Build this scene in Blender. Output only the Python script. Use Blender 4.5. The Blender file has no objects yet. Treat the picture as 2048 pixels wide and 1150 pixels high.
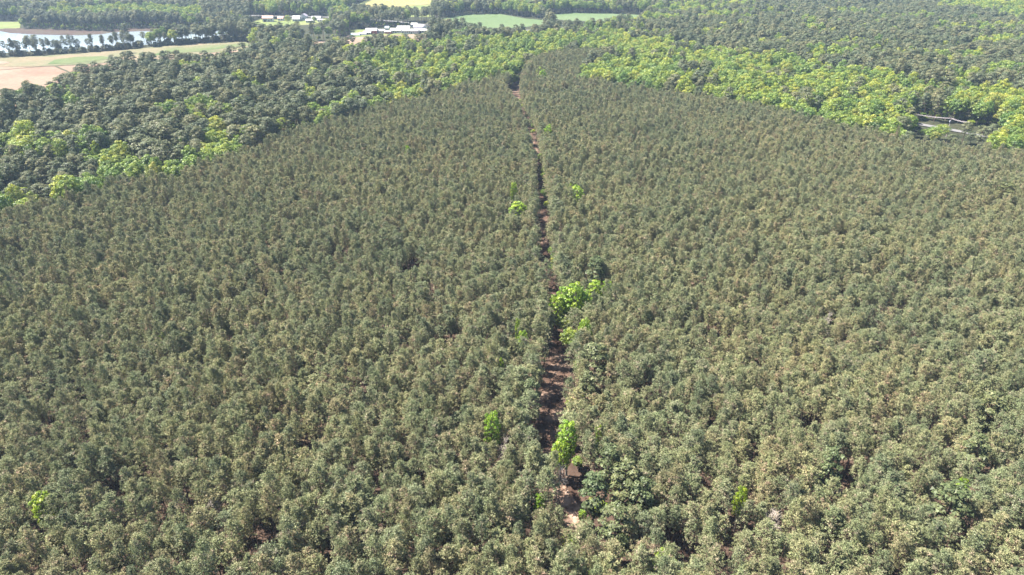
import bpy, math, random
import numpy as np
from mathutils import Vector, Matrix

random.seed(7)
RNG = np.random.default_rng(7)
S = bpy.context.scene
COL = S.collection

# ------------------------------------------------------------------ camera, sky, sun, exposure
H = 105.0
PITCH = math.radians(27.7)
FPX = 1365.0
cam_d = bpy.data.cameras.new('camera')
cam = bpy.data.objects.new('camera', cam_d)
COL.objects.link(cam)
cam.location = (0, 0, H)
cam.rotation_euler = (math.radians(90) - PITCH, 0, 0)
cam_d.sensor_width = 36.0
cam_d.lens = 36.0 * FPX / 2048.0
cam_d.clip_start = 0.5
cam_d.clip_end = 12000
S.camera = cam

SUN_AZ = math.radians(-78)      # measured from +Y towards +X
SUN_EL = math.radians(56)
world = bpy.data.worlds.new('World')
S.world = world
world.use_nodes = True
wn = world.node_tree
wn.nodes.clear()
sky = wn.nodes.new('ShaderNodeTexSky')
sky.sky_type = 'NISHITA'
sky.sun_disc = False
sky.sun_elevation = SUN_EL
sky.sun_rotation = SUN_AZ
sky.air_density = 1.0
sky.dust_density = 1.0
sky.ozone_density = 1.0
bg = wn.nodes.new('ShaderNodeBackground')
bg.inputs['Strength'].default_value = 0.05
wo = wn.nodes.new('ShaderNodeOutputWorld')
wn.links.new(sky.outputs[0], bg.inputs[0])
wn.links.new(bg.outputs[0], wo.inputs[0])

sun_d = bpy.data.lights.new('sun', 'SUN')
sun = bpy.data.objects.new('sun', sun_d)
COL.objects.link(sun)
sun_d.energy = 5.0
sun_d.angle = math.radians(0.53)
sun_d.color = (1.0, 0.935, 0.83)
sd = Vector((math.sin(SUN_AZ) * math.cos(SUN_EL), math.cos(SUN_AZ) * math.cos(SUN_EL), math.sin(SUN_EL)))
sun.rotation_euler = sd.to_track_quat('Z', 'Y').to_euler()
sun.location = (-300, 200, 400)

S.view_settings.view_transform = 'Standard'
S.view_settings.look = 'None'
S.view_settings.gamma = 1.0
S.view_settings.exposure = 2.1
S.view_settings.use_curve_mapping = False
S.cycles.max_bounces = 8
S.cycles.diffuse_bounces = 3
S.cycles.transmission_bounces = 3
S.cycles.volume_bounces = 1
S.cycles.sample_clamp_indirect = 5.0

# ------------------------------------------------------------------ place helpers
SP, CP = math.sin(PITCH), math.cos(PITCH)


def P(px, py, z=0.0):
    """survey point: spot on the plane at height z, metres"""
    a = (px - 1024) / FPX
    b = (575 - py) / FPX
    dx, dy, dz = a, CP + b * SP, -SP + b * CP
    t = (z - H) / dz
    return (dx * t, dy * t)


def project(x, y, z):
    rx, ry, rz = x, y, z - H
    d = ry * CP - rz * SP
    u = ry * SP + rz * CP
    return 1024 + FPX * rx / d, 575 - FPX * u / d, d


def poly(pts, z=0.0):
    return np.array([P(p[0], p[1], p[2] if len(p) > 2 else z) for p in pts])


def inside(pl, x, y):
    r = np.zeros(len(x), bool)
    n = len(pl)
    j = n - 1
    for i in range(n):
        xi, yi = pl[i]
        xj, yj = pl[j]
        c = ((yi > y) != (yj > y)) & (x < (xj - xi) * (y - yi) / (yj - yi + 1e-12) + xi)
        r ^= c
        j = i
    return r


def vnoise(x, y, scale, seed):
    """smooth value noise in world metres, 0..1"""
    r = np.random.default_rng(seed)
    T = r.random((256, 256))
    u = x / scale + 1000.0
    v = y / scale + 1000.0
    iu = np.floor(u).astype(int)
    iv = np.floor(v).astype(int)
    fu = u - iu
    fv = v - iv
    fu = fu * fu * (3 - 2 * fu)
    fv = fv * fv * (3 - 2 * fv)
    g = lambda a, b: T[a % 256, b % 256]
    return (g(iu, iv) * (1 - fu) + g(iu + 1, iv) * fu) * (1 - fv) + (g(iu, iv + 1) * (1 - fu) + g(iu + 1, iv + 1) * fu) * fv


# ------------------------------------------------------------------ materials
def new_mat(name):
    m = bpy.data.materials.new(name)
    m.use_nodes = True
    nt = m.node_tree
    nt.nodes.clear()
    out = nt.nodes.new('ShaderNodeOutputMaterial')
    return m, nt, out


def N(nt, t, **kw):
    n = nt.nodes.new(t)
    for k, v in kw.items():
        setattr(n, k, v)
    return n


def mixc(nt, fac, a, b, blend='MIX'):
    n = nt.nodes.new('ShaderNodeMix')
    n.data_type = 'RGBA'
    n.blend_type = blend
    for s, v in ((n.inputs[0], fac), (n.inputs[6], a), (n.inputs[7], b)):
        if hasattr(v, 'links'):
            nt.links.new(v, s)
        elif isinstance(v, (int, float)):
            s.default_value = v
        else:
            s.default_value = (*v, 1)
    return n.outputs[2]


def ramp(nt, fac, stops):
    r = nt.nodes.new('ShaderNodeValToRGB')
    e = r.color_ramp.elements
    while len(e) > 1:
        e.remove(e[-1])
    e[0].position = stops[0][0]
    e[0].color = (*stops[0][1], 1)
    for p, c in stops[1:]:
        k = e.new(p)
        k.color = (*c, 1)
    nt.links.new(fac, r.inputs[0])
    return r.outputs[0]


def noise(nt, scale, detail=4, rough=0.55, coord=None):
    n = nt.nodes.new('ShaderNodeTexNoise')
    n.inputs['Scale'].default_value = scale
    n.inputs['Detail'].default_value = detail
    n.inputs['Roughness'].default_value = rough
    if coord:
        nt.links.new(coord, n.inputs['Vector'])
    return n.outputs[0]


def ground_mat(name, stops, scale, fine, rough=0.95, rows=None):
    m, nt, out = new_mat(name)
    g = nt.nodes.new('ShaderNodeNewGeometry')
    pos = g.outputs['Position']
    a = noise(nt, scale, 5, 0.6, pos)
    c = ramp(nt, a, stops)
    b = noise(nt, fine, 5, 0.65, pos)
    c = mixc(nt, 0.55, c, ramp(nt, b, [(0.3, (0.45, 0.45, 0.45)), (0.7, (1, 1, 1))]), 'MULTIPLY')
    if rows:
        w = nt.nodes.new('ShaderNodeTexWave')
        w.inputs['Scale'].default_value = rows[0]
        w.inputs['Distortion'].default_value = 1.5
        w.inputs['Detail'].default_value = 2
        mp = nt.nodes.new('ShaderNodeMapping')
        mp.inputs['Rotation'].default_value = (0, 0, rows[1])
        nt.links.new(pos, mp.inputs[0])
        nt.links.new(mp.outputs[0], w.inputs[0])
        c = mixc(nt, rows[2], c, ramp(nt, w.outputs[1], [(0.2, (0.6, 0.6, 0.6)), (0.8, (1, 1, 1))]), 'MULTIPLY')
    p = nt.nodes.new('ShaderNodeBsdfPrincipled')
    nt.links.new(c, p.inputs['Base Color'])
    p.inputs['Roughness'].default_value = rough
    p.inputs['Specular IOR Level'].default_value = 0.1
    bp = nt.nodes.new('ShaderNodeBump')
    bp.inputs['Strength'].default_value = 0.6
    bp.inputs['Distance'].default_value = 0.2
    nt.links.new(b, bp.inputs['Height'])
    nt.links.new(bp.outputs[0], p.inputs['Normal'])
    nt.links.new(p.outputs[0], out.inputs[0])
    return m


def leaf_mat(name, stops, trans, tree_var, val=(0.65, 1.25), gloss=0.04, patch=0.6):
    """stops: colour by the clump tint; tree_var: colour multipliers by tree"""
    m, nt, out = new_mat(name)
    at = nt.nodes.new('ShaderNodeAttribute')
    at.attribute_name = 'tint'
    sep = nt.nodes.new('ShaderNodeSeparateColor')
    nt.links.new(at.outputs['Color'], sep.inputs[0])
    c = ramp(nt, sep.outputs[0], stops)
    oi = nt.nodes.new('ShaderNodeObjectInfo')
    tv = ramp(nt, oi.outputs['Random'], tree_var)
    c = mixc(nt, 1.0, c, tv, 'MULTIPLY')
    ge = nt.nodes.new('ShaderNodeNewGeometry')
    pn = noise(nt, 0.022, 3, 0.6, ge.outputs['Position'])
    c = mixc(nt, patch, c, ramp(nt, pn, [(0.36, (0.80, 0.87, 0.88)), (0.5, (1, 1, 1)), (0.64, (1.12, 1.07, 1.03))]), 'MULTIPLY')
    mr = nt.nodes.new('ShaderNodeMapRange')
    mr.inputs['To Min'].default_value = val[0]
    mr.inputs['To Max'].default_value = val[1]
    nt.links.new(sep.outputs[1], mr.inputs[0])
    hs = nt.nodes.new('ShaderNodeHueSaturation')
    nt.links.new(mr.outputs[0], hs.inputs['Value'])
    nt.links.new(c, hs.inputs['Color'])
    c = hs.outputs[0]
    d = nt.nodes.new('ShaderNodeBsdfDiffuse')
    t = nt.nodes.new('ShaderNodeBsdfTranslucent')
    nt.links.new(c, d.inputs[0])
    nt.links.new(c, t.inputs[0])
    mx = nt.nodes.new('ShaderNodeMixShader')
    mx.inputs[0].default_value = trans
    nt.links.new(d.outputs[0], mx.inputs[1])
    nt.links.new(t.outputs[0], mx.inputs[2])
    gl = nt.nodes.new('ShaderNodeBsdfGlossy')
    gl.inputs['Roughness'].default_value = 0.5
    m2 = nt.nodes.new('ShaderNodeMixShader')
    m2.inputs[0].default_value = gloss
    nt.links.new(mx.outputs[0], m2.inputs[1])
    nt.links.new(gl.outputs[0], m2.inputs[2])
    nt.links.new(m2.outputs[0], out.inputs[0])
    return m


def plain_mat(name, col, rough=0.7, var=0.25, scale=1.5, metal=0.0):
    m, nt, out = new_mat(name)
    tc = nt.nodes.new('ShaderNodeTexCoord')
    a = noise(nt, scale, 5, 0.6, tc.outputs['Object'])
    c = mixc(nt, 1.0, col, ramp(nt, a, [(0.3, (1 - var,) * 3), (0.7, (1, 1, 1))]), 'MULTIPLY')
    p = nt.nodes.new('ShaderNodeBsdfPrincipled')
    nt.links.new(c, p.inputs['Base Color'])
    p.inputs['Roughness'].default_value = rough
    p.inputs['Metallic'].default_value = metal
    nt.links.new(p.outputs[0], out.inputs[0])
    return m


M_PLANT = leaf_mat('plantation_needles',
                   [(0.0, (0.172, 0.200, 0.100)), (0.5, (0.268, 0.272, 0.150)), (0.75, (0.335, 0.31, 0.192)), (1.0, (0.34, 0.258, 0.20))],
                   0.20, [(0.0, (0.68, 0.76, 0.78)), (0.15, (0.90, 0.96, 0.97)), (0.45, (1.04, 1.0, 0.95)), (0.6, (0.97, 1.04, 1.0)), (0.85, (1.14, 1.09, 1.0)), (0.95, (1.08, 0.96, 0.95)), (1.0, (0.9, 0.78, 0.8))], val=(0.75, 1.15), gloss=0.02)
M_PINE = leaf_mat('old_pine_needles',
                  [(0.0, (0.066, 0.090, 0.042)), (0.5, (0.106, 0.124, 0.064)), (1.0, (0.18, 0.172, 0.10))],
                  0.15, [(0.0, (0.70, 0.78, 0.74)), (0.35, (0.95, 1.0, 0.95)), (0.7, (1.12, 1.05, 0.97)), (1.0, (1.45, 1.25, 1.08))], gloss=0.03)
M_FULL = leaf_mat('full_pine_needles',
                  [(0.0, (0.058, 0.078, 0.034)), (0.5, (0.098, 0.116, 0.054)), (1.0, (0.165, 0.165, 0.09))],
                  0.18, [(0.0, (0.85, 0.95, 0.9)), (1.0, (1.12, 1.05, 0.95))], gloss=0.02)
M_LEAF = leaf_mat('spring_leaves',
                  [(0.0, (0.09, 0.16, 0.020)), (0.5, (0.20, 0.28, 0.036)), (1.0, (0.33, 0.37, 0.055))],
                  0.38, [(0.0, (0.55, 0.72, 0.9)), (0.3, (0.85, 0.92, 1.0)), (0.6, (1.0, 1.0, 1.0)), (0.85, (1.22, 1.1, 0.75)), (1.0, (1.1, 0.9, 1.2))])
M_BRIGHT = leaf_mat('fresh_yellow_green_leaves',
                    [(0.0, (0.12, 0.22, 0.012)), (0.5, (0.23, 0.35, 0.018)), (1.0, (0.36, 0.44, 0.03))],
                    0.42, [(0.0, (0.9, 1.0, 1.0)), (1.0, (1.1, 1.0, 1.0))])
M_BARK = plain_mat('pine_bark', (0.13, 0.085, 0.062), 0.9, 0.5, 3)
M_BARK2 = plain_mat('grey_bark', (0.24, 0.21, 0.18), 0.9, 0.4, 3)
M_DEADTWIG = plain_mat('weathered_dead_wood', (0.36, 0.31, 0.27), 0.9, 0.3, 3)


# ------------------------------------------------------------------ triangle soup
def tube(p0, p1, r0, r1, n=6):
    p0 = np.array(p0, float)
    p1 = np.array(p1, float)
    d = p1 - p0
    d /= np.linalg.norm(d) + 1e-9
    a = np.cross(d, [0, 0, 1.0]) if abs(d[2]) < 0.9 else np.cross(d, [1.0, 0, 0])
    a /= np.linalg.norm(a)
    b = np.cross(d, a)
    an = np.arange(n) * 2 * math.pi / n
    ring = np.cos(an)[:, None] * a + np.sin(an)[:, None] * b
    A = p0 + ring * r0
    B = p1 + ring * r1
    A2, B2 = np.roll(A, -1, 0), np.roll(B, -1, 0)
    t = np.concatenate([np.stack([A, A2, B2], 1), np.stack([A, B2, B], 1)])
    return t


def path_tube(pts, rads, n=6):
    return np.concatenate([tube(pts[i], pts[i + 1], rads[i], rads[i + 1], n) for i in range(len(pts) - 1)])


def soup_mesh(name, groups):
    """groups: list of (tris (N,3,3), material, tint (N,3) or None)"""
    me = bpy.data.meshes.new(name)
    T = np.concatenate([g[0] for g in groups])
    n = len(T)
    me.vertices.add(n * 3)
    me.vertices.foreach_set('co', T.reshape(-1).astype(np.float32))
    me.loops.add(n * 3)
    me.loops.foreach_set('vertex_index', np.arange(n * 3, dtype=np.int32))
    me.polygons.add(n)
    me.polygons.foreach_set('loop_start', np.arange(0, n * 3, 3, dtype=np.int32))
    mi = []
    tn = []
    for k, g in enumerate(groups):
        me.materials.append(g[1])
        mi += [k] * len(g[0])
        t = g[2] if g[2] is not None else np.full((len(g[0]), 3), 0.5)
        tn.append(np.repeat(t, 3, 0))
    me.polygons.foreach_set('material_index', np.array(mi, dtype=np.int32))
    tn = np.concatenate(tn)
    ca = me.color_attributes.new('tint', 'FLOAT_COLOR', 'POINT')
    ca.data.foreach_set('color', np.concatenate([tn, np.ones((len(tn), 1))], 1).reshape(-1).astype(np.float32))
    me.update(calc_edges=True)
    me.validate()
    return me


def tufts(c, ax, n, L, w, r, tint):
    """needle tufts: n pointed blades out of each centre"""
    k = len(c)
    cc = np.repeat(c, n, 0)
    aa = np.repeat(ax, n, 0)
    v = r.normal(size=(k * n, 3)) * 0.75 + aa * 0.9
    v /= np.linalg.norm(v, axis=1)[:, None]
    s = np.cross(v, r.normal(size=(k * n, 3)))
    s /= np.linalg.norm(s, axis=1)[:, None] + 1e-9
    ln = (L * r.uniform(0.7, 1.25, k * n))[:, None]
    wd = (w * r.uniform(0.7, 1.3, k * n))[:, None]
    t = np.stack([cc - s * wd - v * ln * 0.15, cc + s * wd - v * ln * 0.1, cc + v * ln], 1)
    tt = np.repeat(tint, n, 0)
    tt = np.clip(tt + r.normal(size=tt.shape) * 0.06, 0, 1)
    return t, tt


def facets(pos, nrm, size, r, spread=0.45, asp=0.55):
    """small flat faces whose normals follow nrm"""
    m = len(pos)
    nn = nrm + r.normal(size=(m, 3)) * spread
    nn /= np.linalg.norm(nn, axis=1)[:, None] + 1e-9
    a = np.cross(nn, r.normal(size=(m, 3)))
    a /= np.linalg.norm(a, axis=1)[:, None] + 1e-9
    b = np.cross(nn, a)
    sz = size * r.uniform(0.6, 1.35, (m, 1))
    return np.stack([pos - a * sz * asp - b * sz * 0.5, pos + a * sz * asp - b * sz * 0.5, pos + b * sz * 1.1], 1)


def plantation_pine(seed, h=13.0, R=1.9):
    r = np.random.default_rng(seed)
    bow = r.normal(size=2) * 0.25
    spine = lambda t: np.array([bow[0] * t * t, bow[1] * t * t, h * t])
    trunk = [path_tube([spine(0), spine(0.5), spine(0.98)], [0.13, 0.09, 0.025], 5)]
    c0 = 0.44
    cs, nr, tn = [], [], []
    nb = 66
    ph = r.random() * 6
    for i in range(nb):
        q = ((i + 0.5) / nb) ** 0.92
        t = c0 + (1.0 - c0) * q
        ph += 2.39996 + r.normal() * 0.25
        prof = math.sin(min(0.75 + q * 1.8, 1.57)) * max(0.0, 1 - q ** 1.7) ** 0.62
        rad = max(0.12, R * prof * (r.uniform(0.5, 1.25) if q < 0.8 else r.uniform(0.4, 1.3)))
        d = np.array([math.cos(ph), math.sin(ph), 0.25 + 0.7 * q])
        a = spine(t)
        b = a + d * rad
        b[2] = min(b[2], h * 1.02)
        if i % 2 == 0:
            trunk.append(tube(a, a + (b - a) * 0.9, 0.035, 0.012, 3))
        low = q < 0.16
        tone = r.uniform(0.0, 0.62) if r.random() > (0.45 if low else 0.12) else r.uniform(0.65, 1.0)
        m = 3 if low else 5
        for k in range(m):
            f = 1.0 if k == 0 else r.uniform(0.45, 1.08)
            cs.append(a + (b - a) * f + r.normal(size=3) * np.array([0.17, 0.17, 0.19]))
            nr.append([d[0] * (1.0 - 0.5 * q), d[1] * (1.0 - 0.5 * q), 0.42 + 0.6 * q])
            tn.append([np.clip(tone + r.normal() * 0.12, 0, 1), r.random(), 0])
    cs, nr, tn = np.array(cs), np.array(nr), np.array(tn)
    nr /= np.linalg.norm(nr, axis=1)[:, None]
    t1, tt1 = tufts(cs, nr, 8, 0.38, 0.055, r, tn)
    n2 = 3
    p2 = np.repeat(cs, n2, 0) + r.normal(size=(len(cs) * n2, 3)) * 0.15
    t2 = facets(p2, np.repeat(nr, n2, 0), 0.12, r, 0.6)
    tt2 = np.clip(np.repeat(tn, n2, 0) + r.normal(size=(len(p2), 3)) * 0.08, 0, 1)
    return np.concatenate([t1, t2]), np.concatenate([tt1, tt2]), np.concatenate(trunk)


def old_pine(seed, h=19.0, R=4.0, base=0.52):
    r = np.random.default_rng(seed)
    bow = r.normal(size=2) * 0.6
    spine = lambda t: np.array([bow[0] * t * t, bow[1] * t * t, h * t])
    trunk = [path_tube([spine(0), spine(0.35), spine(0.7), spine(0.96)], [0.26, 0.21, 0.14, 0.05], 6)]
    tris, tn = [], []
    nb = 25
    ph = r.random() * 6
    for i in range(nb):
        q = (i + r.random() * 0.7) / nb
        t = base + (0.97 - base) * q
        ph += 2.4 + r.normal() * 0.35
        rad = R * 0.82 * math.sqrt(max(0.02, 1 - max(0, (q - 0.25) / 0.75) ** 2)) * r.uniform(0.55, 1.12) * (1 if q > 0.2 else 0.7)
        d = np.array([math.cos(ph), math.sin(ph), 0.12 + 0.35 * q])
        a = spine(t)
        b = a + d * rad
        mid = (a + b) / 2 + np.array([0, 0, 0.25])
        trunk.append(path_tube([a, mid, b], [0.08, 0.055, 0.02], 3))
        lr = R * r.uniform(0.26, 0.38)
        tone = r.uniform(0.25, 0.65)
        m = int(78 * r.uniform(0.8, 1.2) * (lr / 1.2) ** 1.3)
        u = r.normal(size=(m, 3))
        u /= np.linalg.norm(u, axis=1)[:, None]
        u[:, 2] = np.where(u[:, 2] < -0.2, -u[:, 2], u[:, 2])
        pos = b + u * lr * r.uniform(0.7, 1.18, (m, 1)) * np.array([1, 1, 0.62])
        cc_ = pos - spine(base + 0.15)
        cc_ /= np.linalg.norm(cc_, axis=1)[:, None] + 1e-9
        nn = u * 0.45 + cc_ * 0.7 + r.normal(size=(m, 3)) * 0.42
        nn /= np.linalg.norm(nn, axis=1)[:, None]
        s_ = np.cross(nn, r.normal(size=(m, 3)))
        s_ /= np.linalg.norm(s_, axis=1)[:, None] + 1e-9
        q_ = np.cross(nn, s_)
        sz = 0.36 * r.uniform(0.6, 1.35, (m, 1))
        tris.append(np.stack([pos - s_ * sz * 0.55 - q_ * sz * 0.5, pos + s_ * sz * 0.55 - q_ * sz * 0.5, pos + q_ * sz * 1.1], 1))
        tn.append(np.stack([np.clip(tone + r.normal(size=m) * 0.2, 0, 1), r.random(m), np.zeros(m)], 1))
    return np.concatenate(tris), np.concatenate(tn), np.concatenate(trunk)


def broadleaf(seed, h=17.0, R=4.4, base=0.30, lobes=26, leaves=110, size=0.36, lr0=0.24, lr1=0.40):
    r = np.random.default_rng(seed)
    trunk = [path_tube([(0, 0, 0), (0.1, 0, h * 0.3), (0.2, 0.1, h * 0.6), (0.1, 0.2, h * 0.85)], [0.25, 0.2, 0.12, 0.04], 6)]
    tris, tn = [], []
    cz = h * (base + 1) / 2
    az = h * (1 - base) / 2
    ph = 0
    for i in range(lobes):
        g = (i + 0.5) / lobes
        zc = 1 - 1.75 * g            # top heavy
        ph += 2.39996
        rr = math.sqrt(max(0, 1 - zc * zc))
        k = r.uniform(0.62, 0.92)
        c = np.array([math.cos(ph) * rr * R * k, math.sin(ph) * rr * R * k, cz + zc * az * k * 0.95])
        lr = R * r.uniform(lr0, lr1)
        trunk.append(tube((0.1, 0.1, max(h * 0.25, c[2] - 3.2 - rr)), c, 0.07, 0.02, 3))
        tone = r.uniform(0.1, 0.9)
        m = int(leaves * r.uniform(0.8, 1.2))
        u = r.normal(size=(m, 3))
        u /= np.linalg.norm(u, axis=1)[:, None]
        flip = (u[:, 2] < -0.25) & (r.random(m) < 0.7)
        u[flip, 2] *= -1
        pos = c + u * lr * r.uniform(0.72, 1.12, (m, 1)) * np.array([1, 1, 0.85])
        nn = u * 0.8 + r.normal(size=(m, 3)) * 0.45 + np.array([0, 0, 0.35])
        nn /= np.linalg.norm(nn, axis=1)[:, None]
        s = np.cross(nn, r.normal(size=(m, 3)))
        s /= np.linalg.norm(s, axis=1)[:, None] + 1e-9
        q = np.cross(nn, s)
        sz = size * r.uniform(0.6, 1.3, (m, 1))
        tris.append(np.stack([pos - s * sz * 0.8 - q * sz * 0.4, pos + s * sz * 0.8 - q * sz * 0.4, pos + q * sz], 1))
        tn.append(np.stack([np.clip(tone + r.normal(size=m) * 0.15, 0, 1), r.random(m), np.zeros(m)], 1))
    return np.concatenate(tris), np.concatenate(tn), np.concatenate(trunk)


def bare_tree(seed, h=11.0):
    r = np.random.default_rng(seed)
    trunk = path_tube([(0, 0, 0), (0.1, 0, h * 0.5), (0, 0.15, h)], [0.14, 0.09, 0.03], 5)
    tw = []
    for i in range(44):
        t = r.uniform(0.35, 0.98)
        ph = r.random() * 6.28
        a = np.array([0.1 * t, 0, h * t])
        L = 2.2 * (1.15 - t) + 0.6
        b = a + np.array([math.cos(ph), math.sin(ph), 0.45]) * L * r.uniform(0.6, 1.1)
        tw.append(tube(a, b, 0.05, 0.02, 3))
        for k in range(7):
            f = r.uniform(0.3, 1)
            c = a + (b - a) * f
            tw.append(tube(c, c + r.normal(size=3) * 0.45 + np.array([0, 0, 0.2]), 0.028, 0.01, 3))
    return np.concatenate(tw), trunk


HIDDEN = {}


def make_variants(key, gen, leafm, barkm, params):
    """each variant: separate crown and trunk meshes, and a joined one for the far masses"""
    vs = []
    col = bpy.data.collections.new(key + '_sources')
    for i, kw in enumerate(params):
        t, tt, tr = gen(100 * len(HIDDEN) + i + 11, **kw)
        cr = soup_mesh('crown', [(t, leafm, tt)])
        tk = soup_mesh('trunk', [(tr, barkm, None)])
        jn = soup_mesh('tree', [(t, leafm, tt), (tr, barkm, None)])
        o = bpy.data.objects.new('%s_source_%02d' % (key, i), jn)
        col.objects.link(o)
        vs.append((cr, tk))
    HIDDEN[key] = (col, vs)


make_variants('plantation_pine', plantation_pine, M_PLANT, M_BARK,
              [dict(h=13.0, R=2.0), dict(h=12.3, R=2.15), dict(h=13.6, R=1.8), dict(h=12.0, R=1.9), dict(h=13.2, R=2.4), dict(h=11.4, R=1.5), dict(h=12.8, R=2.05), dict(h=14.0, R=1.95), dict(h=12.6, R=1.75)])
make_variants('old_pine', old_pine, M_PINE, M_BARK,
              [dict(), dict(h=20.5, R=4.3), dict(h=17.5, R=3.5, base=0.45), dict(h=18.5, R=4.5, base=0.55), dict(h=19.5, R=3.4, base=0.5), dict(h=16.5, R=3.9, base=0.42), dict(h=6.0, R=2.3, base=0.05)])
make_variants('full_pine', old_pine, M_FULL, M_BARK,
              [dict(h=15.0, R=3.0, base=0.22), dict(h=14.5, R=2.6, base=0.28), dict(h=15.5, R=2.8, base=0.3)])
make_variants('broadleaf', broadleaf, M_LEAF, M_BARK2,
              [dict(), dict(h=18.5, R=4.9, lobes=30, leaves=100), dict(h=15.5, R=4.0), dict(h=17.5, R=3.6), dict(h=14.5, R=4.3), dict(h=19, R=4.4, lobes=30, leaves=100)])
make_variants('bright', broadleaf, M_BRIGHT, M_BARK2,
              [dict(h=13.0, R=2.4, base=0.2, lobes=60, leaves=64, size=0.17, lr0=0.15, lr1=0.26), dict(h=12.5, R=2.1, base=0.2, lobes=55, leaves=64, size=0.17, lr0=0.15, lr1=0.26), dict(h=11, R=2.6, base=0.2, lobes=60, leaves=64, size=0.18, lr0=0.15, lr1=0.26)])


# ------------------------------------------------------------------ object helpers
def tag(o, label=None, cat=None, group=None, kind=None):
    if label:
        o['label'] = label
    if cat:
        o['category'] = cat
    if group:
        o['group'] = group
    if kind:
        o['kind'] = kind
    return o


def empty(name, loc, rz=0.0, sc=(1, 1, 1)):
    o = bpy.data.objects.new(name, None)
    COL.objects.link(o)
    o.location = loc
    o.rotation_euler = (0, 0, rz)
    o.scale = sc
    o.empty_display_size = 0.5
    return o


def mesh_obj(name, me, parent=None):
    o = bpy.data.objects.new(name, me)
    COL.objects.link(o)
    if parent:
        o.parent = parent
    return o


def sheet(name, pl, z, mat, label=None, kind='structure'):
    me = bpy.data.meshes.new(name)
    me.from_pydata([(p[0], p[1], z) for p in pl], [], [list(range(len(pl)))])
    if me.polygons[0].normal.z < 0:
        me.flip_normals()
    me.materials.append(mat)
    o = mesh_obj(name, me)
    tag(o, label, None, None, kind)
    return o


def ribbon(name, pts, hw, z, mat, label=None, parent=None, kind='structure'):
    """strip along world points, hw = half width (number or list)"""
    pts = [Vector((p[0], p[1])) for p in pts]
    # resample smoothly
    q = []
    hws = hw if isinstance(hw, list) else [hw] * len(pts)
    ws = []
    for i in range(len(pts) - 1):
        p0 = pts[max(i - 1, 0)]
        p1, p2 = pts[i], pts[i + 1]
        p3 = pts[min(i + 2, len(pts) - 1)]
        for k in range(6):
            t = k / 6
            q.append(0.5 * ((2 * p1) + (-p0 + p2) * t + (2 * p0 - 5 * p1 + 4 * p2 - p3) * t * t + (-p0 + 3 * p1 - 3 * p2 + p3) * t ** 3))
            ws.append(hws[i] * (1 - t) + hws[i + 1] * t)
    q.append(pts[-1])
    ws.append(hws[-1])
    V, F = [], []
    for i, p in enumerate(q):
        d = (q[min(i + 1, len(q) - 1)] - q[max(i - 1, 0)]).normalized()
        n = Vector((-d.y, d.x))
        V += [(p.x + n.x * ws[i], p.y + n.y * ws[i], z), (p.x - n.x * ws[i], p.y - n.y * ws[i], z)]
        if i:
            F.append((2 * i - 2, 2 * i - 1, 2 * i + 1, 2 * i))
    me = bpy.data.meshes.new(name)
    me.from_pydata(V, [], F)
    me.materials.append(mat)
    o = mesh_obj(name, me, parent)
    tag(o, label, None, None, kind)
    return o, q, ws


# ------------------------------------------------------------------ ground and setting
M_LITTER = ground_mat('pine_needle_litter', [(0.3, (0.044, 0.029, 0.023)), (0.5, (0.076, 0.050, 0.038)), (0.7, (0.112, 0.076, 0.057))], 0.25, 2.2)
M_SOIL = ground_mat('woodland_soil', [(0.35, (0.023, 0.030, 0.015)), (0.6, (0.050, 0.050, 0.030)), (0.75, (0.045, 0.075, 0.025))], 0.08, 1.1)
M_SAND = ground_mat('bare_sandy_field', [(0.3, (0.198, 0.132, 0.096)), (0.5, (0.250, 0.182, 0.135)), (0.72, (0.291, 0.231, 0.188))], 0.014, 0.25, rows=(0.10, 0.5, 0.55))
M_STUBBLE = ground_mat('rough_grass_strip', [(0.34, (0.088, 0.115, 0.051)), (0.48, (0.143, 0.139, 0.081)), (0.6, (0.190, 0.153, 0.101))], 0.022, 0.3)
M_GREEN = ground_mat('young_green_crop', [(0.3, (0.061, 0.101, 0.034)), (0.5, (0.101, 0.129, 0.054)), (0.7, (0.143, 0.143, 0.081))], 0.02, 0.3)
M_CROP = ground_mat('pale_green_crop', [(0.3, (0.088, 0.135, 0.058)), (0.6, (0.115, 0.159, 0.075)), (0.8, (0.155, 0.169, 0.101))], 0.012, 0.2, rows=(0.12, 0.2, 0.4))
M_YELLOW = ground_mat('yellow_field', [(0.3, (0.183, 0.190, 0.075)), (0.5, (0.258, 0.217, 0.088)), (0.7, (0.284, 0.217, 0.115))], 0.012, 0.2, rows=(0.1, 1.4, 0.35))
M_MEADOW = ground_mat('meadow', [(0.3, (0.101, 0.145, 0.048)), (0.5, (0.149, 0.176, 0.061)), (0.7, (0.183, 0.183, 0.081))], 0.03, 0.3)
M_MARSH = ground_mat('red_brown_marsh', [(0.3, (0.046, 0.035, 0.025)), (0.5, (0.071, 0.048, 0.040)), (0.7, (0.070, 0.067, 0.043))], 0.05, 0.4)
M_TRACK = ground_mat('packed_sandy_earth', [(0.38, (0.060, 0.036, 0.027)), (0.52, (0.112, 0.072, 0.054)), (0.64, (0.240, 0.170, 0.131))], 0.2, 2.5)
M_ASPH = ground_mat('pale_worn_asphalt', [(0.3, (0.144, 0.141, 0.147)), (0.7, (0.198, 0.192, 0.197))], 0.1, 1.5, 0.85)
M_DITCH = ground_mat('ditch_weeds', [(0.3, (0.05, 0.05, 0.03)), (0.7, (0.10, 0.10, 0.06))], 0.2, 1.0)

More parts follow.
